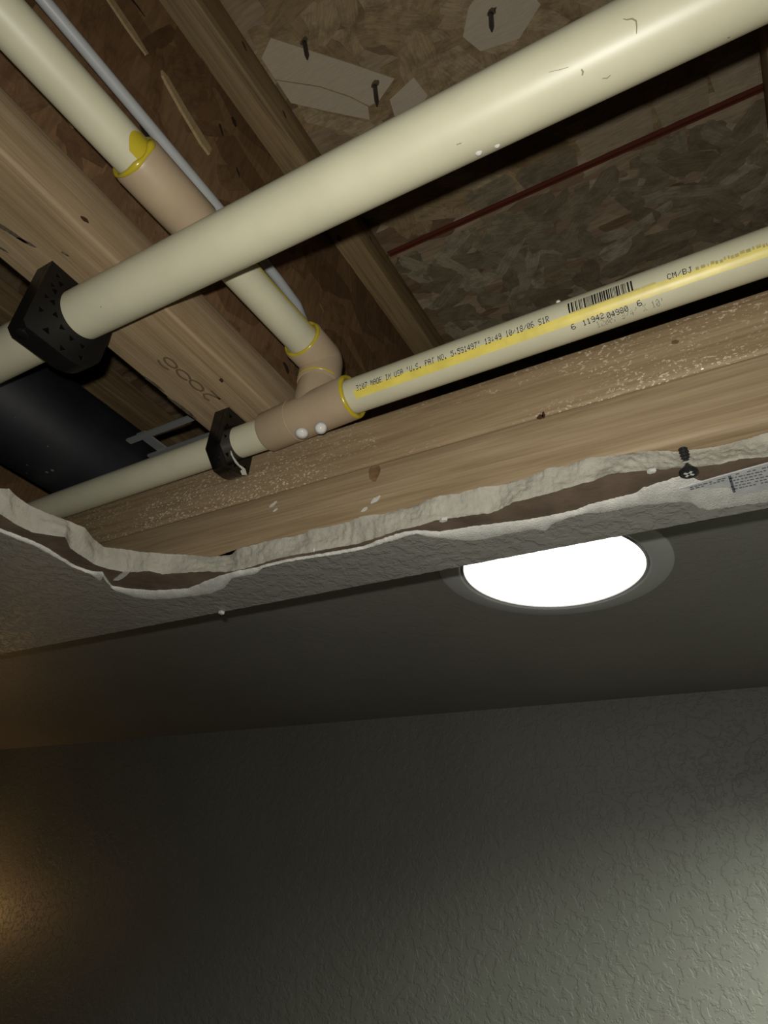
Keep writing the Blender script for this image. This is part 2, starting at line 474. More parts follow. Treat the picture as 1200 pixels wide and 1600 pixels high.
TOP, BOT, KR, PA = (extend(L, o) for L, o in ((CUT_TOP, 0), (CUT_BOT, 3), (CUT_KRAFT, 10), (CUT_PAINT, 14)))
ts = [-400 + 10 * i for i in range(40)] + [i * 2.5 for i in range(481)] + [1200 + 6 * i for i in range(1, 118)]
rows = 13
gv, pv, tv, fv, hv = [], [], [], [], []
for t in ts:
    A = Vector((*cut_at(TOP, t), SOFF_Z + 12.7)); B = Vector((*cut_at(BOT, t), SOFF_Z))
    jag = lambda s, a: a * (noise.noise(Vector((t * s, a * 3.1, 0.0))) + 0.5 * noise.noise(Vector((t * s * 2.7, a, 4.0))))
    A.y += jag(0.16, 0.55); B.y += jag(0.11, 0.5)
    C = Vector((*cut_at(KR, t), SOFF_Z)); D = Vector((*cut_at(PA, t), SOFF_Z - 1.3))
    # direction away from the hole
    out = Vector((0, 1, 0)) if t > 190 else Vector((-1, 0.15, 0))
    C += out * jag(0.13, 0.7); D += out * jag(0.15, 0.8)
    if t > 180: D.y = min(D.y, SOFF_Y - 2.0)
    if (C - B).dot(out) < 0.25: C = B + out * 0.25
    if (D - C).dot(out) < 0.5: D = C + Vector((out.x * 0.5, out.y * 0.5, -1.3))
    # broken core
    for r in range(rows):
        f = r / (rows - 1)
        p = A.lerp(B, f)
        w = math.sin(math.pi * min(1, max(0, f))) ** 0.5
        d = 2.2 * noise.noise(Vector((p.x * 0.05, p.z * 0.10, t * 0.01))) + 0.9 * noise.noise(Vector((p.x * 0.22, p.z * 0.36, 3.0))) + 0.8 * noise.noise(Vector((p.x * 0.5, p.z * 0.75, 9.0))) + 0.45 * noise.noise(Vector((p.x * 1.3, p.z * 1.6, 2.0)))
        gv.append(tuple(p + out * d * w + Vector((0, 0, 0.25 * noise.noise(p * 0.4)))))
    pv += [tuple(B + Vector((0, 0, -0.05))), tuple(B.lerp(C, 0.5) + Vector((0, 0, -0.25 + 0.25 * noise.noise(B * 0.15)))), tuple(C + out * 0.6 + Vector((0, 0, -0.15)))]
    for f in (0.0, 0.12, 0.5, 0.85, 1.0):
        p = C.lerp(D, f)
        p.z = SOFF_Z - (0.2, 1.3, 1.75, 1.8, 1.55)[(0.0, 0.12, 0.5, 0.85, 1.0).index(f)] - 0.5 * abs(noise.noise(p * 0.5)) * (0.2 < f < 0.9)
        tv.append(tuple(p))
    # painted face runs out to the corner of the soffit
    if t <= 0: e = Vector((XL, YB + (t + 400) * 3.2, 0))
    elif t <= 190: e = Vector((XL, YB + 1280 + t / 190 * (SOFF_Y - YB - 1280), 0))
    elif t <= 420: e = Vector((XL + (D.x - XL) * ((t - 190) / 230) ** 0.6, SOFF_Y, 0))
    else: e = Vector((D.x, SOFF_Y, 0))
    e.y += 0.45 * noise.noise(Vector((e.x * 0.35, 1, 1))) * (t > 190)
    fv.append((D.x, D.y, SOFF_Z - 1.3))
    hv += [tuple(A), (e.x if t <= 420 else A.x, e.y if t <= 190 else SOFF_Y - 12.7, A.z)]


def strip(n, m):
    return [(i * m + j, i * m + j + 1, (i + 1) * m + j + 1, (i + 1) * m + j) for i in range(n - 1) for j in range(m - 1)]


N = len(ts)
soffit = empty('ceiling_soffit', W(-200, 300, SOFF_Z))
tag(soffit, kind='structure')
make('gypsum_core', gv, strip(N, rows), M_GYP, soffit, True)
make('kraft_paper', pv, strip(N, 3), M_KRAFT, soffit, True)
make('torn_edge', tv, strip(N, 5), M_TORN, soffit, True)
# painted face: one flat sheet from the torn edge out to the corner of the soffit, with a thin turned-down rim
xe = fv[-1][0]
rim = [(xe - (xe - XL) * i / 900.0, SOFF_Y + 0.8 * noise.noise(Vector((i * 1.3, 1, 1))), SOFF_Z - 1.3) for i in range(901)]
loop = [Vector(p) for p in fv] + [Vector(p) for p in rim] + [Vector((XL, YB, SOFF_Z - 1.3)), Vector((fv[0][0], YB, SOFF_Z - 1.3))]
tris = [tuple(t_) for t_ in geometry.tessellate_polygon([loop])]
o_ = len(loop); r0 = len(fv)
pvv = [tuple(p) for p in loop] + [(p[0], p[1], SOFF_Z + 1.0) for p in rim]
tris += [(r0 + i, r0 + i + 1, o_ + i + 1, o_ + i) for i in range(900)]
make('painted_face', pvv, tris, M_SOFF, soffit)
make('backing_paper', hv, strip(N, 2), M_KRAFT, soffit)
# the rest of the soffit underside, on the near side of the hole
make('drywall_sheet', *box(-380, XR, YB, -262, SOFF_Z - 1.3, SOFF_Z + 12.7, 0), M_SOFF, soffit)
# a curl of torn face paper lying across the bared kraft paper
make('paper_curl', *join(prism([(-374.2, 255.7), (-364.7, 252.3), (-356, 250.0), (-350.6, 250.1), (-359.7, 254.0), (-366.0, 256.2), (-371, 257.0)], 'z', SOFF_Z - 1.4, SOFF_Z - 0.3)), M_TORN, soffit)
make('paint_crumb', *join(prism([(-340.0, 322.3), (-337.6, 322.0), (-336.8, 324.8), (-339.4, 325.6)], 'z', SOFF_Z - 3.2, SOFF_Z - 1.2)), M_TORN, soffit)
for cx, cy, s in ((-138.1, 273.6, 2.4), (-222.9, 274.6, 1.2), (-32.9, 272.6, 2.0)):
    make('gypsum_crumb', *join(prism([(cx - s, cy), (cx - s * 0.3, cy - s * 0.45), (cx + s, cy - s * 0.2), (cx + s * 0.7, cy + s * 0.4), (cx - s * 0.5, cy + s * 0.5)], 'z', SOFF_Z - 1.5, SOFF_Z + 0.2)), M_TORN, soffit)
# bared strip of printed paper tape at the right-hand corner
tz = SOFF_Z - 1.75
tape = make('paper_tape', *prism([(-24.5, 290.0), (-8, 287.3), (16, 284.5), (60, 283.0), (60, 305.0), (11, 306.5), (-1.5, 305.5), (-4.5, 297.0), (-14, 293.6)], 'z', tz - 0.35, tz + 0.3), M_TAPE, soffit)
prv = ([], [])
pr = random.Random(3)
for (xa, xb, ya, yb, rws) in ((-20, -5, 290.4, 292.0, 2), (-3.5, 58, 287.5, 299.5, 6)):
    for r in range(rws):
        y = ya + (yb - ya) * r / max(1, rws - 1)
        x = xa + pr.uniform(0, 1)
        while x < xb:
            w = pr.uniform(0.5, 1.9)
            sl = -0.13 * (x - xa) * (0.9 if xa < -10 else 0.12)
            if pr.random() < 0.85:
                prv = join(prv, ([(x, y + sl, tz - 0.40), (x + w, y + sl, tz - 0.40), (x + w, y + sl + 0.85, tz - 0.40), (x, y + sl + 0.85, tz - 0.40)], [(0, 1, 2, 3)]))
            x += w + pr.uniform(0.3, 0.8)
prv = join(prv, ([(-3.4, 288, tz - 0.40), (-2.2, 288, tz - 0.40), (-1.9, 303, tz - 0.40), (-3.1, 303, tz - 0.40)], [(0, 1, 2, 3)]))
make('tape_print', *prv, M_NAVY, tape)

# drywall screw in the broken edge
sc = empty('drywall_screw', W(-18.3, 277.6, SOFF_Z))
tag(sc, 'black drywall screw with whitened cross slot at the broken plaster edge', 'screw')
sx, sy = -18.3, 278.2
make('screw_head', *sweep([(sx, sy, SOFF_Z - 3.0), (sx, sy, SOFF_Z - 2.6), (sx, sy, SOFF_Z - 1.6), (sx, sy, SOFF_Z + 1.2)], [3.4, 4.1, 4.1, 1.6], 32), M_SCREW, sc)
th = [(sx, sy, SOFF_Z + 1.2)] + [(sx - i * 0.03, sy + 2.6 + min(i, 20) * 0.02, SOFF_Z + 1.6 + i * 0.65) for i in range(40)]
make('screw_thread', *sweep(th, [1.5] + [1.3 if i % 3 else 2.2 for i in range(40)], 20), M_SCREW, sc, True, 40)
ca = math.radians(38)
cross = []
for k in range(2):
    a = ca + k * math.pi / 2
    dx, dy = math.cos(a), math.sin(a)
    L_, H_ = 2.3, 0.55
    cross.append(prism([(sx + dx * L_ - dy * H_, sy + dy * L_ + dx * H_), (sx - dx * L_ - dy * H_, sy - dy * L_ + dx * H_), (sx - dx * L_ + dy * H_, sy - dy * L_ - dx * H_), (sx + dx * L_ + dy * H_, sy + dy * L_ - dx * H_)], 'z', SOFF_Z - 3.1, SOFF_Z - 2.5))
make('cross_slot', *join(*cross), M_TORN, sc)

# ------------------------------------------------------------------ floor framing above
JZ = 297.0
J_D, FL_W, FL_T, WEB_T = 301.0, 58.7, 35.0, 9.5
SUB_Z = JZ + J_D
JX = (-294.4, 113.6, -702.4)
JY0, JY1 = -900, 1500
jl = ('engineered wood I-joist carrying both black pipe hangers', 'engineered wood I-joist at the right edge of the opening', 'engineered wood I-joist beyond the black drain pipe')
joists = []
for jx, lab in zip(JX, jl):
    j = empty('floor_joist', W(jx, 300, JZ))
    tag(j, lab, 'joist', 'wooden floor joists above the opening')
    make('bottom_flange', *box(jx - FL_W / 2, jx + FL_W / 2, JY0, JY1, JZ, JZ + FL_T, 2.6, 3), M_JOIST, j, True, 50)
    make('web', *box(jx - WEB_T / 2, jx + WEB_T / 2, JY0, JY1, JZ + FL_T - 4, SUB_Z - FL_T + 4), M_WEB, j)
    make('top_flange', *box(jx - FL_W / 2, jx + FL_W / 2, JY0, JY1, SUB_Z - FL_T, SUB_Z, 2.0, 2), M_TOPFL, j, True, 50)
    joists.append(j)
J0 = joists[0]
# knots and bark pockets of the nearest joist
jr = JX[0] + FL_W / 2
def blot(name, c, ax, ay, normal, mat, parent, rot=0.0, seed=1):
    """Small irregular raised lozenge on a flat face; normal is '-z', '+x' or '-y'."""
    r_ = random.Random(seed); P = []
    for i in range(11):
        a = 2 * math.pi * i / 11
        k = r_.uniform(0.75, 1.2)
        u, v = ax * k * math.cos(a), ay * k * math.sin(a)
        P.append((u * math.cos(rot) - v * math.sin(rot), u * math.sin(rot) + v * math.cos(rot)))
    x, y, z = c
    if normal == '-z': vf = prism([(x + a, y + b) for a, b in P], 'z', z - 0.12, z + 0.5)
    elif normal == '+x': vf = prism([(y + a, z + b) for a, b in P], 'x', x - 0.5, x + 0.12)
    else: vf = prism([(x + a, z + b) for a, b in P], 'y', y - 0.12, y + 0.5)
    return make(name, *vf, mat, parent)
M_BARK = speckle_mat('bark_pocket', (0.09, 0.07, 0.045), 0.8, 0.2, 0.5, 300, 0.6)
M_PITCH = speckle_mat('dried_pitch', (0.52, 0.47, 0.36), 0.5, 0.4, 0.2, 300, 0.4)
blot('knot', (jr, 101, 303.5), 2.6, 1.5, '+x', M_KNOT, J0, 0.2, 4)
for (x, y, a, b, r0, mt, sd) in ((-309, 66, 12, 2.2, 1.45, M_BARK, 1), (-303, 82, 11, 1.6, 1.3, M_BARK, 2), (-311, 56, 8, 2.6, 1.4, M_PITCH, 3), (-308.5, 77, 4, 1.6, 1.4, M_PITCH, 5), (-300, 93, 5, 1.2, 1.1, M_BARK, 6), (-287, 108, 2.6, 0.8, 1.2, M_BARK, 7), (-318, 84, 10, 1.0, 1.2, M_BARK, 8), (-277, 222, 1.4, 2.2, 0.6, M_KNOT, 9), (-321, 205, 9, 1.2, 1.5, M_BARK, 10), (-321.5, 232, 14, 1.6, 1.5, M_BARK, 11)):
    blot('bark_pocket', (x, y, JZ), a, b, '-z', mt, J0, r0, sd)

# ink stamp on the joist, drawn as strokes along the grain
def stroke(pts, w, z0, name, mat, parent):
    V, F = [], []
    for i, p in enumerate(pts):
        a = Vector(pts[max(0, i - 1)]); b = Vector(pts[min(len(pts) - 1, i + 1)])
        t = (b - a).normalized(); n_ = Vector((-t.y, t.x))
        V += [(p[0] + n_.x * w, p[1] + n_.y * w, z0), (p[0] - n_.x * w, p[1] - n_.y * w, z0)]
    F = [(2 * i, 2 * i + 1, 2 * i + 3, 2 * i + 2) for i in range(len(pts) - 1)]
    return V, F
M_STAMP = plain('brown_ink_stamp', (0.12, 0.085, 0.045), 0.7, 0.2)
st = ([], [])
def arc(cx, cy, ru, rv, a0, a1, n=14):
    return [(cx + rv * math.sin(math.radians(a0 + (a1 - a0) * i / n)), cy + ru * math.cos(math.radians(a0 + (a1 - a0) * i / n))) for i in range(n + 1)]
for pts in (arc(-296.0, 195, 5.0, 2.7, 0, 360), arc(-300.3, 194.5, 5.2, 2.6, 200, 330), arc(-296.5, 207, 5.4, 3.0, 20, 335), arc(-295.8, 218.5, 5.6, 3.1, 0, 360), [(-298.5, 234), (-299.4, 230), (-297.5, 227), (-294, 228.5), (-290.6, 236)], [(-290.2, 226.5), (-290.4, 231), (-290.6, 236)]):
    st = join(st, stroke(pts, 0.8, JZ - 0.1, '', None, None))
make('ink_stamp', *st, M_STAMP, J0)

# subfloor sheets with their sealed red edge
SEAM = 379.0
subs = []
for (y0, y1, lab) in ((-900, SEAM - 1.5, 'strand board subfloor sheet pierced by nails above the large pipe'), (SEAM + 1.5, 1500, 'darker strand board subfloor sheet beyond the red seam')):
    s_ = empty('subfloor_sheet', W(-90, (y0 + y1) / 2, SUB_Z))
    tag(s_, lab, 'subfloor', 'strand board subfloor sheets')
    make('board', *box(-1100, 900, y0, y1, SUB_Z, SUB_Z + 18), M_OSB, s_)
    subs.append(s_)
make('red_edge', *box(-264, 900, SEAM - 4.5, SEAM - 1.2, SUB_Z - 1.1, SUB_Z + 4), M_RED, subs[0])
make('red_edge', *box(-264, 900, SEAM + 1.0, SEAM + 2.6, SUB_Z - 0.5, SUB_Z + 6), M_RED, subs[1])


def strand_mesh(i, L, Wd, T=0.5):
    r_ = random.Random(100 + i)
    h = L / 2; w = Wd / 2
    P = [(-h, -w * r_.uniform(.3, .9)), (-h * r_.uniform(.5, .8), -w), (h * r_.uniform(.3, .8), -w * r_.uniform(.8, 1)), (h, -w * r_.uniform(0, .7)), (h * r_.uniform(.8, 1), w * r_.uniform(.2, .9)), (h * r_.uniform(.1, .5), w), (-h * r_.uniform(.4, .8), w * r_.uniform(.8, 1)), (-h * r_.uniform(.9, 1), w * r_.uniform(.1, .8))]
    V, F = prism(P, 'z', -T / 2, T / 2)
    me = bpy.data.meshes.new('wood_strand')
    me.from_pydata([Vector(v) * K for v in V], [], F)
    bm = bmesh.new(); bm.from_mesh(me); bmesh.ops.recalc_face_normals(bm, faces=bm.faces); bm.to_mesh(me); bm.free()
    return me


def strand_set(n, lo, hi, wl, wh, mat, base):
    out = []
    for i in range(n):
        m_ = strand_mesh(base + i, rng.uniform(lo, hi), rng.uniform(wl, wh)); m_.materials.append(mat); out.append(m_)
    return out


def put(me, parent, x, y, z, R_):
    o = bpy.data.objects.new('wood_strand', me)
    col.objects.link(o); o.parent = parent
    o.location = W(x, y, z) - abs_loc(parent)
    o.rotation_euler = R_
    return o


big = strand_set(12, 50, 105, 18, 34, M_STRAND, 0)
gry = strand_set(16, 24, 60, 10, 22, M_STRAND_G, 40)
def scatter(n, parent, meshes, y0, y1, tilt, spread):
    for k in range(n):
        me = rng.choice(meshes); a = rng.gauss(tilt, spread)
        L_ = max(v.co.x for v in me.vertices) / K; w_ = max(v.co.y for v in me.vertices) / K
        ey = L_ * abs(math.sin(a)) + w_ * abs(math.cos(a))
        ex = L_ * abs(math.cos(a)) + w_ * abs(math.sin(a))
        put(me, parent, rng.uniform(-263 + ex * .6, 125), min(max(rng.uniform(y0, y1), y0 + ey), y1 - ey), SUB_Z - rng.uniform(0.05, 0.9), (rng.uniform(-.005, .005), rng.uniform(-.005, .005), a))


scatter(200, subs[0], big, 90, SEAM - 5, 0.55, 0.65)
scatter(290, subs[1], gry, SEAM + 4, 600, 0.2, 0.75)
# the big pale flake by the joist, a second layer peeling beneath it
def flake(name, poly, z0, z1, mat, parent):
    return make(name, *prism(poly, 'z', z0, z1), mat, parent)
flake('pale_flake', [(-246, 158), (-262, 166), (-262, 184.5), (-232, 206.5), (-214, 225), (-203.5, 240), (-194, 240), (-174, 231), (-197, 207), (-222, 182)], SUB_Z - 2.4, SUB_Z - 1.0, M_FLAKE, subs[0])
flake('pale_flake', [(-262, 185.5), (-232.6, 207.4), (-214.8, 226), (-205, 240), (-209.5, 250), (-240, 225), (-262, 206)], SUB_Z - 2.0, SUB_Z - 1.0, M_FLAKE, subs[0])
flake('pale_flake', [(-258, 208), (-240, 228), (-211, 252), (-203, 263), (-214, 266), (-240, 244), (-260, 226)], SUB_Z - 1.5, SUB_Z - 0.9, M_STRAND, subs[0])
flake('pale_flake', [(-100, 214), (-78, 205), (-60, 214), (-52, 238), (-74, 252), (-104, 246), (-112, 230)], SUB_Z - 1.5, SUB_Z - 0.9, M_FLAKE, subs[0])
flake('pale_flake', [(-186, 244), (-160, 238), (-156, 256), (-176, 268), (-190, 262)], SUB_Z - 1.4, SUB_Z - 0.9, M_FLAKE, subs[0])
# pale strands along the near side of the seam
for (xa, xb, ya, yb) in ((-60, 3, 347, 373), (5, 47, 345, 373), (48, 84, 341, 373), (-118, -62, 354, 373), (-168, -120, 353, 373)):
    flake('pale_flake', [(xa, ya + 4), (xa + 6, ya), (xb - 5, ya - 2), (xb, ya + 5), (xb - 2, yb), (xa + 4, yb + 1)], SUB_Z - 1.3, SUB_Z - 0.9, M_STRAND_G if xa < -60 else M_PALE2, subs[0])

# strands on the joist web
webx = JX[0] + WEB_T / 2
wst = strand_set(8, 20, 70, 8, 20, M_STRAND_W, 80)
for k in range(70):
    a = rng.gauss(1.35, 0.5)
    put(rng.choice(wst), J0, webx + rng.uniform(-0.1, 0.35), rng.uniform(-60, 420), rng.uniform(JZ + 50, SUB_Z - FL_T - 10), (math.pi / 2, rng.uniform(-.01, .01), math.pi / 2) if False else Matrix((Vector((0, math.cos(a), math.sin(a))), Vector((0, -math.sin(a), math.cos(a))), Vector((1, 0, 0)))).transposed().to_euler())
def web_flake(name, poly, t, mat):
    return make(name, *prism(poly, 'x', webx + 0.2, webx + t), mat, J0)
web_flake('pale_sliver', [(40, 519), (66, 508), (85, 505), (100, 500.5), (99, 497.5), (82, 499), (64, 502), (40, 512)], 2.0, M_SLIVER)
web_flake('pale_sliver', [(112, 501), (118, 501.5), (140, 494), (167, 487.5), (167, 480.5), (158, 481), (136, 488), (114, 497)], 2.4, M_SLIVER)
web_flake('pale_sliver', [(70, 387), (84, 383), (83, 381), (70, 384)], 1.2, M_SLIVER)
M_CHAR = plain('dark_strand', (0.03, 0.018, 0.012), 0.7, 0.2)
for (y, z, a, b, r0, sd) in ((138, 445, 7, 4, -0.5, 21), (120, 436, 5, 2.5, -0.3, 22), (98, 398, 7, 3.5, 0.7, 23), (178, 545, 4, 2.5, -0.7, 24), (170, 520, 5, 1.3, -0.9, 25), (196, 500, 4, 1.2, -0.8, 26), (246, 420, 10, 3, -0.9, 27), (262, 396, 9, 3.5, -0.8, 28), (300, 400, 8, 3, -0.8, 29), (318, 430, 9, 2, -0.8, 30), (290, 372, 6, 2.5, -0.6, 31), (70, 530, 18, 1.2, 0.1, 32)):
    blot('dark_strand', (webx + 0.4, y, z), a, b, '+x', M_CHAR, J0, r0, sd)
# knots on the upper flange
for (y, x, a, b) in ((72, -279, 2.6, 1.6), (262, -281, 3, 2.2), (318, -282, 4, 2.6), (296, -287, 1.5, 1.0)):
    blot('knot', (x, y, SUB_Z - FL_T), b, a, '-z', M_KNOT, J0, 0.3, int(y))
for (y, z, a) in ((92, 584, 3), (150, 588, 4), (205, 579, 3.5), (345, 585, 3)):
    blot('knot', (jr, y, z), a, 1.4, '+x', M_KNOT, J0, -0.5, int(y))

# nail points through the subfloor
for (x, y, dx, dy, lab) in ((-224.5, 173, 3.5, 4.8, 'bent dark nail point beside the top corner of the pale flake'), (-191.3, 227.5, 0.6, 6.5, 'dark nail point through the lower end of the pale flake'), (-86.7, 225.5, -0.7, 2.5, 'dark nail point in splintered wood nearest the large pipe')):
    nl = empty('nail', W(x, y, SUB_Z))
    tag(nl, lab, 'nail', 'nail points through the subfloor')
    make('nail_shank', *sweep([(x, y, SUB_Z + 1), (x + dx * .8, y + dy * .8, SUB_Z - 18), (x + dx, y + dy, SUB_Z - 24)], [2.0, 1.9, 0.5], 14), M_STEEL, nl, True, 50)
    blot('torn_fibre', (x + 1.0, y - 0.5, SUB_Z - 2.45), 4.2, 2.4, '-z', M_BARK, nl, -0.3, int(x))

# the two boards of the soffit frame
BY = 275.0
bu = tag(make('framing_board', *box(-1500, 1400, BY + 0.6, BY + 37.6, 238.4, 277.0, 2.2, 3), M_BOARD_UP, smooth=True, auto=50), 'rough sappy framing board directly below the thin pipe', 'board', 'framing boards of the soffit')
bl = tag(make('framing_board', *box(-1500, 1400, BY, BY + 37, 199.6, 238.2, 3.0, 3), M_BOARD_LO, smooth=True, auto=50), 'smooth framing board just above the broken plaster edge', 'board', 'framing boards of the soffit')
blot('knot', (-83.3, BY, 237.4), 1.9, 1.5, '-y', M_KNOT, bl, 0, 51)
blot('knot', (-81.6, BY, 238.0), 0.8, 2.3, '-y', M_KNOT, bl, 0, 52)
M_KN2 = speckle_mat('dark_grain_knot', (0.16, 0.095, 0.045), 0.6, 0.3, 0.4, 200)
blot('knot', (-185.5, BY, 230.5), 4.0, 6.0, '-y', M_KN2, bl, 0.3, 53)
blot('knot', (-12.5, BY + 0.6, 261), 1.8, 1.4, '-y', M_KN2, bu, 0, 54)
for (x, z, a) in ((-183, 211, 3.5), (-190, 206, 2.6), (-262, 228, 3.0), (-259, 223, 2.0)):
    blot('plaster_smear', (x, BY, z), a, a * 0.45, '-y', M_TORN, bl, 0.5, int(z))

# ------------------------------------------------------------------ pipes
# large cream pipe
bp = empty('water_pipe', W(-150, 135.5, 281))
tag(bp, 'large cream plastic pipe crossing in front of the whole opening', 'pipe')
BA, BM, BB = Vector((-1400, 126.0, 282.2)), Vector((-350, 133.3, 282.0)), Vector((1300, 155.3, 271.9))
def big_c(x): return BA.lerp(BM, (x + 1400) / 1050.0) if x < -350 else BM.lerp(BB, (x + 350) / 1650.0)
make('pipe', *sweep([tuple(BA), tuple(big_c(-700)), tuple(BM), tuple(big_c(0)), tuple(BB)], 14.3, 64), M_CPVC, bp, True, 50)
def on_big(x, deg, r=14.36):
    c = big_c(x); a = math.radians(deg)
    return (x, c.y + r * math.cos(a), c.z + r * math.sin(a))
def ribbon(pts, w, fn):
    """Thin mark laid on a pipe: (x, degrees) points, width in mm along the surface."""
    V, F = [], []
    R_ = 14.3
    for i, p in enumerate(pts):
        a = pts[max(0, i - 1)]; b = pts[min(len(pts) - 1, i + 1)]
        t = Vector((b[0] - a[0], math.radians(b[1] - a[1]) * R_)).normalized()
        ww = w * math.sin(math.pi * (i + 0.5) / len(pts)) ** 0.6
        nx, na = -t.y * ww, math.degrees(t.x * ww / R_)
        V += [fn(p[0] + nx, p[1] + na), fn(p[0] - nx, p[1] - na)]
    return V, [(2 * i, 2 * i + 1, 2 * i + 3, 2 * i + 2) for i in range(len(pts) - 1)]
for pts, w in (([(-0.5, 213.5), (0.6, 217), (2.2, 219), (3.2, 224), (3.0, 231), (2.4, 239)], 0.28), ([(-17.2, 248), (-16.9, 252), (-17.5, 256)], 0.35), ([(-11.5, 272), (-10.0, 275), (-8.6, 273)], 0.2), ([(29, 305), (29.8, 307)], 0.4), ([(-68, 266), (-66, 267)], 0.22), ([(-270.8, 246), (-270.4, 248)], 0.4), ([(-28, 232), (-24, 236), (-21, 238)], 0.12)):
    make('scuff', *ribbon(pts, w, on_big), M_SCUFF, bp)

# thin pipe run: left pipe, tee, right pipe, elbow, branch pipe, coupling
run = empty('water_pipe', W(-233, 261, 280))
tag(run, 'thinner cream pipe run with tan tee, elbow and yellow glued joints', 'pipe')
PL0, PL1 = Vector((-760, 265.2, 277.0)), Vector((-262, 262.2, 279.3))
PR0, PR1 = Vector((-202, 259.4, 282.4)), Vector((1300, 255.0, 285.5))
T0, T1 = Vector((-267.5, 262.2, 279.3)), Vector((-198, 259.4, 282.4))
make('pipe', *sweep([tuple(PL0), tuple(PL1)], 11.1, 48), M_CPVC, run, True, 50)
rp = make('pipe', *sweep([tuple(PR0), tuple(PR0.lerp(PR1, .2)), tuple(PR0.lerp(PR1, .5)), tuple(PR1)], 11.1, 48), M_CPVC, run, True, 50)
def on_thin(x, deg, r=11.16):
    c = PR0.lerp(PR1, (x - PR0.x) / (PR1.x - PR0.x)); a = math.radians(deg)
    return (x, c.y + r * math.cos(a), c.z + r * math.sin(a))
# tee
TR = 14.4
td = (T1 - T0)
tee = make('tee_fitting', *sweep([tuple(T0), tuple(T0 + td * .012), tuple(T0 + td * .03), tuple(T0.lerp(T1, .5)), tuple(T1 - td * .02), tuple(T1)], [11.6, 13.2, 13.8, 14.0, TR, TR], 56), M_FIT, run, True, 35)
EX, EY, EZ = -228.0, 260.8, 327.0
make('tee_neck', *sweep([(EX - 1, EY, 279), (EX - 0.5, EY, 296), (EX - 0.5, EY, 304)], [14.0, 13.8, 13.4], 48), M_FIT, tee, True, 40)
make('moulding_seam', *ring(T0.lerp(T1, 0.36), td, 14.0, 0.3, 64, 6), M_FIT, tee, True)
# elbow
BR0, BR1 = Vector((-228.0, -420, 304.0)), Vector((-228.0, 240, 326.4))
epts, erad = [], []
ey0 = 237.5
for p, r_ in (((EX, ey0, 326.4), 13.9), ((EX, ey0 + 0.8, 326.4), 14.5), ((EX, EY - 3, EZ), 14.4)):
    epts.append(p); erad.append(r_)
for i in range(1, 9):
    a = math.radians(90 * i / 8)
    epts.append((EX, EY - 3 + 3 * math.sin(a), EZ - 3 + 3 * math.cos(a))); erad.append(14.4)
epts += [(EX, EY, 306.5), (EX, EY, 305.2), (EX, EY, 305.1), (EX, EY, 300)]; erad += [14.5, 14.2, 13.3, 13.3]
elbow = make('elbow_fitting', *sweep(epts, erad, 48), M_FIT, run, True, 40)
make('pipe', *sweep([tuple(BR0), tuple(BR0.lerp(BR1, .5)), tuple(BR1)], 11.1, 48), M_CPVC, run, True, 50)
bpipe = col.objects[-1] if False else [o for o in run.children if o.name.startswith('pipe')][-1]
def br_c(y): return BR0.lerp(BR1, (y - BR0.y) / (BR1.y - BR0.y))
# coupling on the branch
cpl = make('coupling', *sweep([tuple(br_c(95)), tuple(br_c(95.8)), tuple(br_c(97)), tuple(br_c(139)), tuple(br_c(141)), tuple(br_c(141.2))], [12.6, 13.6, 13.9, 13.9, 13.2, 11.2], 48), M_FIT, run, True, 35)
# cement beads
td_n = td.normalized()
make('cement_bead', *ring(T1 + td_n * 0.3, td, 12.9, 1.5, 72, 10, 0.35, 1), M_GLUE, tee, True)
make('cement_bead', *ring((EX, ey0 - 0.2, 326.4), (0, 1, .03), 12.9, 1.25, 72, 10, 0.4, 2), M_GLUE, elbow, True)
make('cement_bead', *ring(tuple(br_c(94.8)), (0, 1, .03), 12.3, 1.3, 72, 10, 0.7, 3), M_GLUE, cpl, True)
# smear of cement on the pipe above the coupling
sm = []
for i in range(9):
    for k in range(7):
        a = math.radians(-52 + 9 * i); y = 94.6 - k * (1.0 + 0.75 * math.sin(math.pi * i / 8.0))
        c = br_c(y); rr = 11.1 + 0.55 * math.sin(math.pi * (i + .5) / 9) * (1 - k / 6.5) + 0.02
        sm.append((c.x + rr * math.cos(a), y, c.z + rr * math.sin(a)))
make('cement_smear', sm, strip(9, 7), M_GLUE, cpl, True)
gl = []
for i in range(13):
    a = math.radians(180 + 12 + i * 13)
    for r_ in (14.52, 14.62, 14.52):
        gl.append((EX + r_ * math.cos(a), EY + r_ * math.sin(a), 307.2 + (r_ > 14.6) * 0 + (1.2 if r_ == 14.52 and len(gl) % 3 == 0 else -0.6)))
make('cement_smear', gl, strip(13, 3), M_GLUE, elbow, True)
# yellow stripe of the branch pipe, on its far upper side
bs = []
for i in range(12):
    y = 150 + i * 7.8; c = br_c(y)
    for dg in (4, 11, 18):
        a = math.radians(dg); bs.append((c.x + 11.17 * math.cos(a), y, c.z + 11.17 * math.sin(a)))
make('yellow_stripe', bs, strip(12, 3), M_STRIPE, bpipe, True)

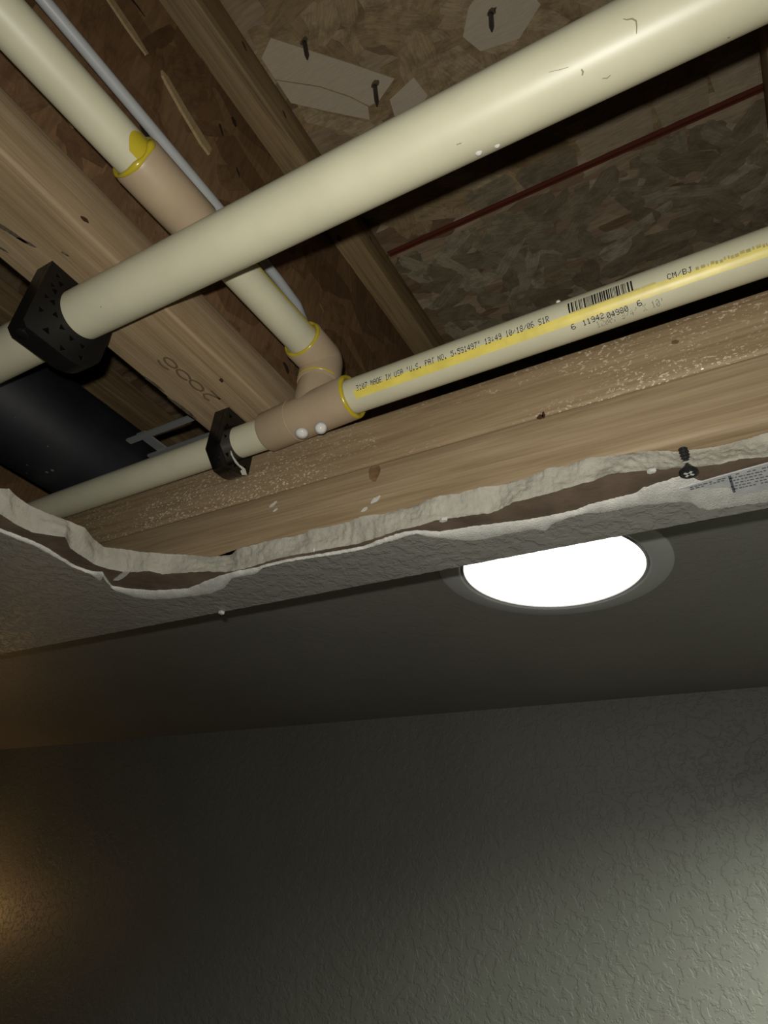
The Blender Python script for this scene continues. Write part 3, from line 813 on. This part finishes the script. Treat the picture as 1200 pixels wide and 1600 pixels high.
# printing on the right-hand thin pipe
sv = []
nst = 60
for i in range(nst):
    x = -190 + 560 * i / (nst - 1)
    w0 = 0.9 * noise.noise(Vector((x * .05, 0, 0)))
    for dg in (211 + w0, 219, 228, 238 - w0):
        sv.append(on_thin(x, dg, 11.14))
make('yellow_stripe', sv, strip(nst, 4), M_STRIPE, rp, True)
FONT = {
'0': '01110 10001 10011 10101 11001 10001 01110', '1': '00100 01100 00100 00100 00100 00100 01110', '2': '01110 10001 00001 00110 01000 10000 11111',
'3': '11110 00001 00001 01110 00001 00001 11110', '4': '00010 00110 01010 10010 11111 00010 00010', '5': '11111 10000 11110 00001 00001 10001 01110',
'6': '01110 10000 10000 11110 10001 10001 01110', '7': '11111 00001 00010 00100 01000 01000 01000', '8': '01110 10001 10001 01110 10001 10001 01110',
'9': '01110 10001 10001 01111 00001 00001 01110', 'A': '01110 10001 10001 11111 10001 10001 10001', 'B': '11110 10001 10001 11110 10001 10001 11110',
'C': '01110 10001 10000 10000 10000 10001 01110', 'D': '11110 10001 10001 10001 10001 10001 11110', 'E': '11111 10000 10000 11110 10000 10000 11111',
'I': '01110 00100 00100 00100 00100 00100 01110', 'J': '00111 00010 00010 00010 00010 10010 01100', 'M': '10001 11011 10101 10101 10001 10001 10001',
'N': '10001 11001 10101 10101 10011 10001 10001', 'O': '01110 10001 10001 10001 10001 10001 01110', 'P': '11110 10001 10001 11110 10000 10000 10000',
'R': '11110 10001 10001 11110 10100 10010 10001', 'S': '01111 10000 10000 01110 00001 00001 11110', 'T': '11111 00100 00100 00100 00100 00100 00100',
'U': '10001 10001 10001 10001 10001 10001 01110', 'X': '10001 01010 00100 00100 00100 01010 10001', '.': '00000 00000 00000 00000 00000 01100 01100',
',': '00000 00000 00000 00000 01100 00100 01000', ':': '00000 01100 01100 00000 01100 01100 00000', '/': '00000 00001 00010 00100 01000 10000 00000',
'"': '01010 01010 01010 00000 00000 00000 00000', "'": '00100 00100 00100 00000 00000 00000 00000', '*': '01010 00100 01010 00000 00000 00000 00000'}
def dot_text(s, x0, x1, deg0, deg1, h, dot=0.92, drop=0.0, seed=1):
    """Dot-matrix lettering wrapped round the thin pipe; up is towards smaller degrees."""
    r_ = random.Random(seed)
    V, F = [], []
    n = len(s); adv = (x1 - x0) / n; px = adv / 6.2; py = h / 7.0
    for i, ch in enumerate(s):
        g = FONT.get(ch)
        if not g: continue
        for ry, row in enumerate(g.split()):
            for rx, b in enumerate(row):
                if b == '1' and r_.random() >= drop:
                    cx = x0 + i * adv + rx * px
                    f = (cx - x0) / (x1 - x0)
                    dg = deg0 + (deg1 - deg0) * f + math.degrees(((ry - 3) * py) / 11.1)
                    hw = px * dot * 0.55; ha = math.degrees(py * dot * 0.55 / 11.1)
                    o = len(V)
                    V += [on_thin(cx - hw, dg - ha, 11.2), on_thin(cx + hw, dg - ha, 11.2), on_thin(cx + hw, dg + ha, 11.2), on_thin(cx - hw, dg + ha, 11.2)]
                    F.append((o, o + 1, o + 2, o + 3))
    return V, F
make('printed_line', *dot_text('3107 MADE IN USA *U.S. PAT NO. 5,591497* 13:49 10/18/06 S1R', -187.5, -67.0, 206.5, 203.0, 3.5, 0.95, 0.04), M_INK, rp)
make('printed_code', *dot_text('CM/BJ', -8.5, 3.0, 204.5, 206.5, 2.9), M_INK, rp)
make('barcode_digits', *join(dot_text('6', -57.6, -54.8, 245.5, 245.5, 3.1), dot_text('11942', -51.6, -40.4, 245.0, 242.5, 3.1), dot_text('04980', -39.4, -28.6, 247.5, 246, 3.1), dot_text('6', -24.4, -21.6, 243.5, 243.5, 3.1)), M_INK, rp)
make('faded_print', *dot_text('12007 3/4" X 10\'', -45.5, -12.0, 263.0, 259.5, 4.2, 0.8, 0.25, 5), M_INKF, rp)
r_ = random.Random(11); bv = ([], [])
x = -57.0
while x < -24.8:
    w = r_.choice((0.28, 0.28, 0.55, 0.85, 0.28, 0.55))
    if not (-26.6 < x < -25.6):
        bv = join(bv, ([on_thin(x, 177 + 5 * (k / 4.0 - k / 4.0) + 31 * k / 4.0, 11.2) for k in range(5)] + [on_thin(x + w, 177 + 31 * k / 4.0, 11.2) for k in range(5)], [(k, k + 1, k + 6, k + 5) for k in range(4)]))
    x += w + r_.choice((0.3, 0.3, 0.45, 0.75))
make('barcode', *bv, M_INK, rp)
r_ = random.Random(5); sg = ([], [])
x = 4.0
while x < 120:
    w = r_.uniform(0.5, 2.0)
    d0 = 208 - 4 * r_.random()
    sg = join(sg, ([on_thin(x, d0, 11.19), on_thin(x + w, d0, 11.19), on_thin(x + w, d0 + 8, 11.19), on_thin(x, d0 + 8, 11.19)], [(0, 1, 2, 3)]))
    x += w + r_.uniform(0.3, 1.0)
M_SMUDGE = speckle_mat('smudged_print', (0.36, 0.31, 0.10), 0.45, 0.4, 0.25, 200)
make('smudged_print', *sg, M_SMUDGE, rp)
sg = ([], [])
for i in range(24):
    x = -186 + 165 * i / 23.0
    sg = join(sg, ([on_thin(x, 205, 11.15), on_thin(x + 6.8, 205, 11.15), on_thin(x + 6.8, 211.3, 11.15), on_thin(x, 211.3, 11.15)], [(0, 1, 2, 3)])) if x > -60 else sg
make('faint_stripe', *sg, speckle_mat('faint_olive_stripe', (0.47, 0.41, 0.17), 0.4, 0.4, 0.1, 60), rp)

# white tube along the joist web
wt = tag(make('white_tube', *sweep([(-262, -500, 403), (-262, 60, 403), (-262, 235, 403), (-264, 262, 403.5), (-270, 280, 404.5), (-280, 294, 406), (-289, 302, 407.5)], 3.7, 24), M_WHITE, smooth=True, auto=50), 'thin white tube running beside the branch pipe along the joist', 'tube')

# black drain pipe in the left bay
dp = empty('drain_pipe', W(-478, 200, 328))
tag(dp, 'wide glossy black plastic drain pipe in the dark left bay', 'pipe')
DX, DZ = -490.0, 337.5
make('pipe', *sweep([(DX, -800, DZ), (DX, 100, DZ), (DX, 1400, DZ)], 44.5, 72), M_ABS, dp, True, 50)
M_DUST = speckle_mat('dry_plaster_dust', (0.10, 0.095, 0.085), 0.9, 0.1, 0.4, 120)
r_ = random.Random(8)
dv = ([], [])
for k in range(34):
    y = r_.uniform(150, 330); a = math.radians(r_.uniform(215, 320)); s = r_.uniform(0.4, 1.3)
    t = Vector((-math.sin(a), 0, math.cos(a))); c = Vector((DX + 44.6 * math.cos(a), y, DZ + 44.6 * math.sin(a)))
    dv = join(dv, ([tuple(c + t * s), tuple(c + Vector((0, s * 1.5, 0))), tuple(c - t * s), tuple(c - Vector((0, s * 1.2, 0)))], [(0, 1, 2, 3)]))
make('plaster_dust', *dv, M_DUST, dp)
# folded metal strap between drain pipe and joist
ms = empty('metal_strap', W(-372, 285, 345))
tag(ms, 'bent grey metal strap between black drain pipe and joist', 'strap')
make('strap_arm', *box(-440, -340, 272, 277.5, 336, 338), M_GALV, ms)
make('strap_arm', *box(-440, -330, 296, 304, 336, 338), M_GALV, ms)
make('strap_web', *box(-428, -418, 272, 304, 337.8, 339.6), M_GALV, ms)


# black plastic hangers
def circle(cy, cz, r_, n=40, a0=0):
    return [(cy + r_ * math.cos(2 * math.pi * i / n), cz + r_ * math.sin(2 * math.pi * i / n)) for i in range(n)]


def hanger(label, x0, x1, cy, cz, pr, ya, yb, zb, pockets, cut, mat=M_BLACK):
    h = empty('pipe_hanger', W((x0 + x1) / 2, cy, JZ))
    tag(h, label, 'hanger', 'black plastic pipe hangers')
    ro = yb - cy
    outer = [(ya, JZ - 0.05), (ya, zb + cut), (ya + cut, zb)]
    m = 10
    zc = zb + ro * 0.85
    for i in range(m + 1):
        a = math.radians(-90 + 90 * i / m)
        outer.append((cy + ro * math.cos(a), zc + (zc - zb) * math.sin(a)))
    outer += [(yb, JZ - 14), (yb, JZ - 0.05)]
    hole = circle(cy, cz, pr + 0.25)
    make('backing', *profile_mesh([outer, hole], x0, x1 - 4.5, 0.0), mat, h)
    loops = [outer, hole]
    for (y, z, s, r0) in pockets:
        loops.append([(y + s * math.cos(r0 + 2.094 * k), z + s * math.sin(r0 + 2.094 * k)) for k in range(3)])
    make('ribbed_face', *profile_mesh(loops, x1 - 4.5, x1, 0.35), mat, h)
    return h


pk = []
for k in range(9):
    a = math.radians(118 + k * 21)
    pk.append((135 + 19.6 * math.cos(a), 281 + 19.6 * math.sin(a), 2.0, a))
pk = [p for p in pk if p[1] < 291]
pk += [(113, 283, 1.7, .4), (112.6, 274, 1.7, 2.4), (113, 264, 1.9, 0.5), (120, 255, 2.2, 1.5), (131, 252, 2.2, 0.3), (142, 255, 1.8, 1.1), (113.5, 291, 1.9, 2.2)]
hg = hanger('larger black hanger clamping the wide cream pipe to joist', -310.5, -297, 134.0, 281.7, 14.3, 107.5, 153.0, 248.5, pk, 3.0)
make('rivet', *sweep([(-303.5, 112.5, 248.8), (-303.5, 112.5, 247.8), (-303.5, 112.5, 247.3)], [3.6, 3.6, 2.9], 28), M_BLACK, hg, True, 40)
pk = [(248, 291, 1.6, .4), (247.5, 283, 1.4, 2.2), (247.6, 274, 1.5, 0.6), (253, 262, 1.7, 1.4), (262, 259, 1.9, 0.4), (271, 263, 1.6, 1.2)]
hg2 = hanger('smaller glossy black hanger holding the thin pipe left of tee', -303.5, -290.5, 262.4, 279.2, 11.1, 244.8, 279.0, 254.5, pk, 10.5, M_WETBLACK)
make('rivet', *sweep([(-296.5, 250.6, 261.2), (-296.5, 250.2, 258.9), (-296.5, 250.0, 258.5)], [2.3, 2.3, 1.8], 24), M_BLACK, hg2, True, 40)
sm = ([], [])
make('white_mark', *join(prism([(255, 266.5), (259, 263.5), (265, 261.5), (271, 262), (274, 258.5), (270, 256.2), (267.5, 258), (269, 260), (262, 260.5), (256, 264)], 'x', -290.5, -290.1)), M_TORN, hg2)  # pale irregular patch on the hanger face

# water drops hanging from the tee and the pipes
def drop(x, y, z, r_, sq, label, group='water drops on the pipes'):
    bm = bmesh.new(); bmesh.ops.create_icosphere(bm, subdivisions=4, radius=1.0)
    for v in bm.verts:
        v.co = Vector((x + v.co.x * r_ * 1.05, y + v.co.y * r_, z + v.co.z * r_ * sq))
    tag(make('water_drop', *bm_out(bm), M_WATER, smooth=True), label, 'water drop', group)
drop(-232.3, 257.5, 263.8, 4.3, 0.75, 'flatter water drop under the tan tee, nearer the black hanger')
drop(-217.4, 257.4, 262.8, 4.0, 1.0, 'round bright water drop under the tan tee, nearer yellow joint')
drop(-62.0, 144.0, 268.2, 1.6, 0.7, 'left of two tiny water drops beneath the large pipe')
drop(-54.5, 145.0, 268.6, 1.3, 0.7, 'right of two tiny water drops beneath the large pipe')
drop(-62.5, 251.5, 291.2, 1.2, 0.8, 'tiny water drop on the thin pipe just left of barcode')

# recessed ceiling light
LX, LY = -159.0, 531.5
dl = empty('ceiling_downlight', W(LX, LY, CEIL_Z))
tag(dl, 'round lit recessed downlight half hidden by the soffit corner', 'light')
def lathe(prof, n=96):
    V, F = [], []
    m = len(prof)
    for i in range(n):
        a = 2 * math.pi * i / n
        for (r_, z) in prof: V.append((LX + r_ * math.cos(a), LY + r_ * math.sin(a), z))
    for i in range(n):
        for j in range(m - 1): F.append((i * m + j, ((i + 1) % n) * m + j, ((i + 1) % n) * m + j + 1, i * m + j + 1))
    return V, F
make('trim_ring', *lathe([(101.5, CEIL_Z), (101.0, CEIL_Z - 1.6), (99, CEIL_Z - 2.4), (84, CEIL_Z - 3.4), (82, CEIL_Z - 3.2), (81.2, CEIL_Z - 2.4), (80.8, CEIL_Z - 0.2)]), M_TRIM, dl, True, 40)
make('lens_rim', *lathe([(80.8, CEIL_Z - 0.3), (80.0, CEIL_Z - 2.6), (78.6, CEIL_Z - 2.6), (78.4, CEIL_Z - 1.0)]), M_TRIM, dl, True, 40)
make('lens', *lathe([(78.5, CEIL_Z - 1.4), (60, CEIL_Z - 1.9), (30, CEIL_Z - 2.3), (0.05, CEIL_Z - 2.4)]), M_LENS, dl, True)
